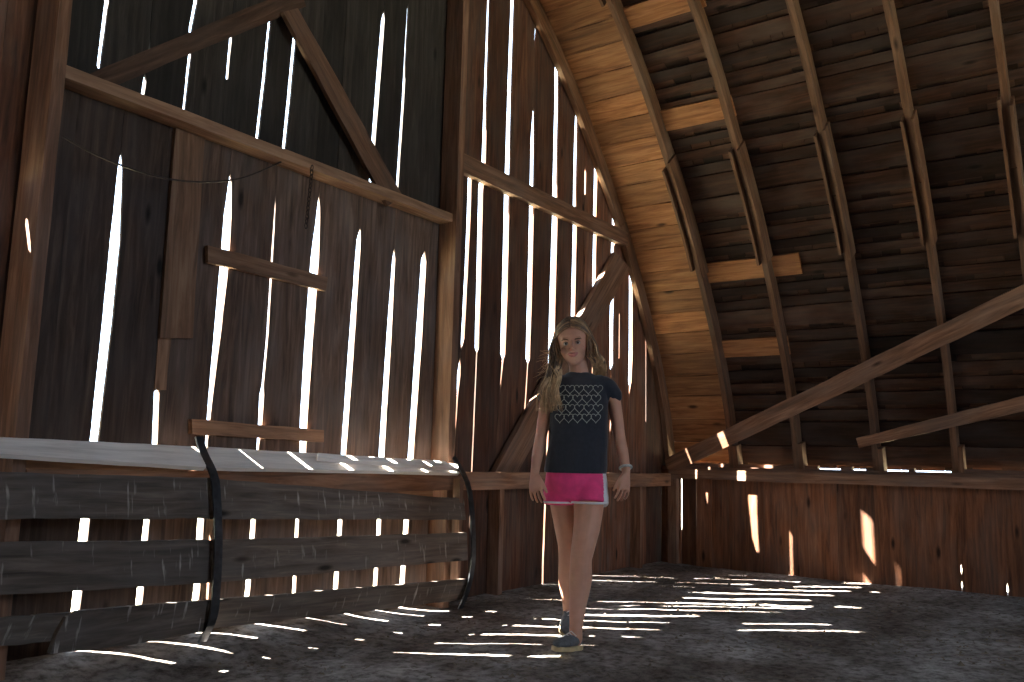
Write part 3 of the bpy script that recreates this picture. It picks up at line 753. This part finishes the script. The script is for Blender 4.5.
f_ = toe_r.normalized(); hp2 = P3(570, 634, .32); gz = floor_h(hp2.x, hp2.y)
pr = R(-22); hp2.z = gz+.085
f3, up, sd_ = shoe('shoe', hp2, toe_r, pr, 'rear shoe, heel raised')
limb(body, [(P3(570, 620, .285), .027), (hp2+f3*.035+up*.05, .027), (hp2+f3*.10+up*.035, .025), (hp2+f3*.16+up*.025, .02)])
# arms and hands
def hand(mb, wrist, dr, across, side, spread=1.0):
    """dr: down the hand, across: index->little direction reversed (towards thumb side), side: +1/-1 palm normal sign"""
    dr = dr.normalized(); ac = (across-dr*across.dot(dr)).normalized(); pn = dr.cross(ac)*side
    rr = [(0, .021, .016), (.02, .026, .015), (.045, .033, .014), (.068, .035, .012), (.078, .033, .010)]
    eloft(mb, [(wrist+dr*x, ac*a, pn*b_) for x, a, b_ in rr], 16)
    fing = [(.028, .056, .12), (.0095, .064, .03), (-.0095, .059, -.06), (-.0275, .047, -.17)]
    for i, (o_, L, fan) in enumerate(fing):
        d = (dr+ac*fan).normalized(); p = wrist+dr*.072+ac*o_; pts = [(p-d*.012, .0078), (p, .0076)]
        bend = R(9+2*i)
        for k in range(3):
            ln = L*(.44, .31, .25)[k]; d = (d*math.cos(bend)+pn*math.sin(bend)).normalized(); p = p+d*ln; pts.append((p, (.0068, .0062, .0052)[k])); bend = R(13+3*i)
        P = [q[0] for q in pts]; mb.tube(P+[P[-1]+d*.003], [q[1] for q in pts]+[.003], 8)
    p = wrist+dr*.02+ac*.022; d = (dr*.92+ac*.36+pn*.28).normalized(); pts = [p-d*.01]; rr_ = [.010]
    for k, ln in enumerate((.03, .026, .022)):
        p = p+d*ln; pts.append(p); rr_.append((.0095, .0078, .006)[k]); d = (d*.93+dr*.3+pn*.1).normalized()
    mb.tube(pts+[pts[-1]+d*.003], rr_+[.0035], 8)
aL = [(P3(556, 386, .043), .035), (P3(548.5, 398, .04), .036), (P3(545, 415, .045), .032), (P3(541.5, 434, .045), .028), (P3(538, 452, .02), .027), (P3(535.5, 468, -.015), .021), (P3(534.5, 474, -.025), .019)]
aR = [(P3(604, 386, .043), .035), (P3(612, 398, .04), .036), (P3(616, 415, .05), .032), (P3(619, 434, .05), .028), (P3(622.5, 452, .02), .027), (P3(625.5, 467, -.01), .021), (P3(626, 473, -.02), .019)]
limb(body, aL); limb(body, aR)
hand(body, aL[-1][0], P3(536.5, 500, -.06)-aL[-1][0], -GV*.6+GU*.75, -1)
hand(body, aR[-1][0], P3(622.5, 503, -.05)-aR[-1][0], -GV*.6-GU*.75, 1)
eyes = [H(s_*.0285, -.083, .098) for s_ in (-1, 1)]
def post_body(co):
    w = co
    for e in eyes:
        dd = w-e; r2 = (dd.dot(HX)/.016)**2+(dd.dot(HZ)/.011)**2+(dd.dot(HY)/.03)**2
        if r2 < 6: w = w+HY*(.0065*math.exp(-r2))
    dd = w-H(0, -.092, .0425); r2 = (dd.dot(HX)/.021)**2+((dd.dot(HZ)-11*dd.dot(HX)**2)/.0018)**2+(dd.dot(HY)/.02)**2
    if r2 < 8: w = w+HY*(.004*math.exp(-r2))
    return w
bo = remesh('body', body, .0036, [M['skin'], M['lips']], girl, 3, post_body)
for p in bo.data.polygons:
    dd = p.center-H(0, -.09, .0425); x, y_, z = dd.dot(HX), dd.dot(HY), dd.dot(HZ)
    z -= 13*x*x
    if y_ < .014 and (x/.024)**2+(z/.0088)**2 < 1: p.material_index = 1
for e, s_ in zip(eyes, (-1, 1)):
    mb = MB(); ball(mb, e+HY*.0085, .0105, .0105, .0095, HA, 14); eo = mb.build('eye', M['eye'], girl, smooth=True)
    mb = MB(); ball(mb, e+HY*.0001-HZ*.001, .0052, .0028, .0052, HA, 12); mb.build('iris', M['iris'], eo, smooth=True)
    mb = MB(); pts = [e+HX*(t*.0115)-HY*(.0026-.004*t*t)+HZ*(.0062-.0045*t*t) for t in (-1, -.6, -.2, .2, .6, 1)]; mb.tube(pts, [.0008, .0014, .0017, .0017, .0014, .0008], 6); mb.build('eyelashes', M['brow'], girl, smooth=True)
    mb = MB(); pts = [e+HX*(t*.017+s_*.002)-HY*(.006-.004*t*t*1.2)+HZ*(.0185-.004*t*t) for t in (-1, -.6, -.2, .2, .6, 1)]; mb.tube(pts, [.001, .0022, .0026, .0026, .002, .0008], 6); mb.build('eyebrow', M['brow'], girl, smooth=True)
# t-shirt
sh = MB()
tor([(579, 372.5, .052, .052, .042), (580, 375.5, .05, .075, .050), (580, 379, .045, .108, .060), (580, 387, .04, .130, .076), (580, 398, .03, .134, .092), (579, 412, .03, .136, .096), (578.5, 430, .03, .134, .092), (577, 450, .035, .138, .096), (576, 466, .04, .144, .103), (575.5, 473, .04, .146, .105)], sh)
limb(sh, [(P3(563, 383, .043), .042), (P3(553, 387, .043), .0455), (P3(546.5, 397, .043), .043)]); limb(sh, [(P3(597, 383, .043), .042), (P3(607, 387, .043), .0455), (P3(614.5, 397, .043), .043)])
def post_shirt(co):
    n_ = noise.noise(co*9)*.005+noise.noise(co*22)*.0022
    d = co-(G+GV*.035); d.z = 0
    return co+d.normalized()*n_ if d.length > 1e-4 else co
shirt = remesh('t_shirt', sh, .006, [M['shirt']], girl, 3, post_shirt)
bv = BVHTree.FromPolygons([v.co.copy() for v in shirt.data.vertices], [tuple(p.vertices) for p in shirt.data.polygons])
def on_shirt(x, y):
    d = ray(x, y).normalized(); h = bv.ray_cast(EYE, d)
    return h[0]-d*.0022 if h[0] is not None else None
hp_ = MB()
for r_ in range(4):
    for c_ in range(5):
        cx_ = 561.0+c_*9.2+(r_ % 2)*(-1.6)+rnd.uniform(-.5, .5); cy_ = 389+r_*9.6; pts = []
        for k in range(25):
            t = 2*math.pi*k/24; hx = 16*math.sin(t)**3; hy = 13*math.cos(t)-5*math.cos(2*t)-2*math.cos(3*t)-math.cos(4*t)
            q = on_shirt(cx_+hx*.30, cy_-hy*.32)
            if q is not None: pts.append(q)
        if len(pts) == 25: hp_.tube(pts, .0014, 5)
hp_.build('heart_print', M['print'], shirt, smooth=True)
# shorts
so2 = MB()
tor([(576, 466, .04, .125, .088), (576, 474, .04, .140, .1), (576.5, 484, .04, .146, .104), (577, 492, .04, .140, .1), (577, 498, .035, .11, .085), (577, 500.5, .03, .05, .07)], so2)
LO = [((P3(562, 480, .045), .076), (P3(560.5, 490, .05), .078), (P3(560.5, 504, .053), .078)), ((P3(590, 480, .035), .080), (P3(590, 490, .012), .084), (P3(589.5, 504.3, -.006), .086))]
for leg in LO: so2.tube([p for p, r in leg], [r for p, r in leg], 22)
shorts = remesh('shorts', so2, .006, [M['shorts'], M['white']], girl, 3, lambda co: co+(co-(G+ZZ*co.z)).normalized()*(noise.noise(co*16)*.004))
for p in shorts.data.polygons:
    u = (p.center-G).dot(GU)
    if u > P3(602, 485).x*0+((P3(602.5, 485)-G).dot(GU)): p.material_index = 1
for leg in LO:
    c_, r_ = leg[-1]; mb = MB(); pts = [c_+GU*math.cos(2*math.pi*k/28)*(r_-.004)+GV*math.sin(2*math.pi*k/28)*(r_+.001)+ZZ*(.009) for k in range(29)]
    mb.tube(pts, .0055, 6); mb.build('hem_binding', M['white'], shorts, smooth=True)
# bracelet
w0 = P3(625.6, 467.5, -.012); mb = MB(); ax = (aR[-1][0]-aR[-3][0]).normalized(); e1 = ax.orthogonal().normalized(); e2 = ax.cross(e1)
mb.tube([w0+(e1*math.cos(2*math.pi*k/20)+e2*math.sin(2*math.pi*k/20))*.026 for k in range(21)], .006, 8); mb.build('bracelet', M['bracelet'], girl, smooth=True)
# hair
def scalp(u, v, lift=0.0):
    """u: -1..1 sideways angle from the parting, v: 0 front hairline .. 1 nape"""
    th = u*R(86); f0 = R(52)+abs(u)*R(14); ph = f0+(R(-118)-f0)*v; c_ = math.cos(th)
    return H(math.sin(th)*(.078+lift), .006-math.sin(ph)*c_*(.094+lift), .105-.010*abs(u)+math.cos(ph)*c_*(.108+lift))
hb, ht = MB(), MB()
NU, NV = 30, 22; vs = []; fs = []
for j in range(NV+1):
    for i in range(NU+1):
        u = -1+2*i/NU; v = j/NV; vs.append(scalp(u, v, .004+.002*noise.noise(Vector((u*14, v*3, 0)))))
for j in range(NV):
    for i in range(NU): fs.append((j*(NU+1)+i, j*(NU+1)+i+1, (j+1)*(NU+1)+i+1, (j+1)*(NU+1)+i))
hb.add(vs, fs, vs, .5)
for side in (-1, 1):
    clumps = 46 if side < 0 else 38
    for c_ in range(clumps):
        v0 = .8*(c_+.5)/clumps if c_ % 2 else rnd.random()*.25; ph1, ph2 = rnd.uniform(0, 6.3), rnd.uniform(0, 6.3); fr = rnd.uniform(11, 17)
        t = rnd.random(); L = rnd.uniform(.72, 1.0); bulge = rnd.uniform(-.22, 1); tone = rnd.choice((0, 0, 1, 1, 2))
        for k in range(5):
            v = max(0, min(1, v0+rnd.uniform(-.025, .025))); p = [scalp(side*.02, v, .006)]
            for q in (.2, .42, .64): p.append(scalp(side*q, v, .007+.006*bulge*q+.002*rnd.random()))
            jx, jd = rnd.uniform(-1.2, 1.2), rnd.uniform(-.006, .006)
            p.append(H(side*(.073+.032*bulge+.003*rnd.random()), -.052+.135*v, .085)); p.append(H(side*(.068+.045*bulge), -.055+.14*v, .040))
            if side < 0:
                ex = 540+t*19+jx*1.5
                p.append(P3(558.5-8*bulge+jx, 366, -.025+.10*v)); p.append(P3(ex+5*(1-t), 378, -.045+.04*(1-t)+jd)); p.append(P3(ex, 390, -.065+.03*(1-t)+jd)); p.append(P3(ex+rnd.uniform(-2, 3), 374+40*L, -.07+.03*(1-t)+jd))
                amp = .013
            else:
                p.append(P3(594+10*bulge+jx*.6, 361, .03+.08*v)); p.append(P3(594+11*t+jx, 371, .10+.05*v)); p.append(P3(588+15*t, 380+8*L, .15))
                amp = .007
            Q = catmull3(p, 5); n_ = len(Q); rr_ = []; r0 = rnd.uniform(.003, .005)
            for i, q in enumerate(Q):
                f = i/(n_-1); am = amp*max(0, f-.35)/.65
                Q[i] = q+GU*math.sin(f*fr+ph1)*am+GV*math.cos(f*fr+ph1)*am*.8
                rr_.append(max(.0005, r0 if f < .65 else r0*(1-(f-.65)/.37)))
            a = int(n_*(.78-.12*tone))
            hb.tube(Q[:a+1], rr_[:a+1], 5, mi=tone); ht.tube(Q[a:], rr_[a:], 5, mi=min(1, tone))
# fine strays
for k in range(26):
    p0 = P3(rnd.uniform(545, 556), rnd.uniform(350, 385), rnd.uniform(-.02, .06)); q = [p0]; d = (-GU*rnd.uniform(.3, 1)+ZZ*rnd.uniform(-.9, .4)).normalized()
    for j in range(6): d = (d+Vector((rnd.uniform(-.4, .4), rnd.uniform(-.4, .4), rnd.uniform(-.4, .3)))).normalized(); q.append(q[-1]+d*.012)
    ht.tube(q, [.0008]*6+[.0003], 3)
ho = hb.build('hair', [M['hairdark'], M['hair'], M['hairtip']], girl, smooth=True); o = ht.build('hair_ends', [M['hairtip'], M['hairlight']], ho, smooth=True); o['label'] = 'lighter wavy hair ends'
#GIRL1
# ------------------------------------------------------------------ light
el = math.atan(1.26); az = R(-54.6)
sd = bpy.data.lights.new('sun', 'SUN'); sd.energy = 170; sd.angle = R(.45); sd.color = (1, .93, .82)
so = bpy.data.objects.new('sun', sd); col.objects.link(so)
so.rotation_euler = Vector((math.cos(az)*math.cos(el), math.sin(az)*math.cos(el), -math.sin(el))).to_track_quat('-Z', 'Y').to_euler()
wd = bpy.data.worlds.new('sky'); scn.world = wd; wd.use_nodes = True; nt = wd.node_tree; bg = nt.nodes['Background']
bg.inputs[0].default_value = (.66, .81, 1, 1); bg.inputs[1].default_value = 5.5
def area(name, loc, rot, sx, sy, e, c):
    l = bpy.data.lights.new(name, 'AREA'); l.shape = 'RECTANGLE'; l.size = sx; l.size_y = sy; l.energy = e; l.color = c
    o = bpy.data.objects.new(name, l); col.objects.link(o); o.location = loc; o.rotation_euler = rot; return o
# added front fill from behind, and skylight through the gable's open side door
area('rear_fill_lamp', (2.6, YEND+.02, 2.7), (R(42), 0, 0), 3.0, 2.3, 36, (.88, .93, 1)).data.spread = R(120)
area('gable_doorway_daylight', (-.62, D+.02, .6), (R(-90), 0, R(30)), 1.0, 1.0, 16, (.62, .79, 1))
vs = scn.view_settings; vs.view_transform = 'Standard'; vs.look = 'None'; vs.exposure = .15; vs.gamma = 1
scn.cycles.use_denoising = True
scn.cycles.max_bounces = 8; scn.cycles.diffuse_bounces = 5
scn.cycles.sample_clamp_indirect = 4
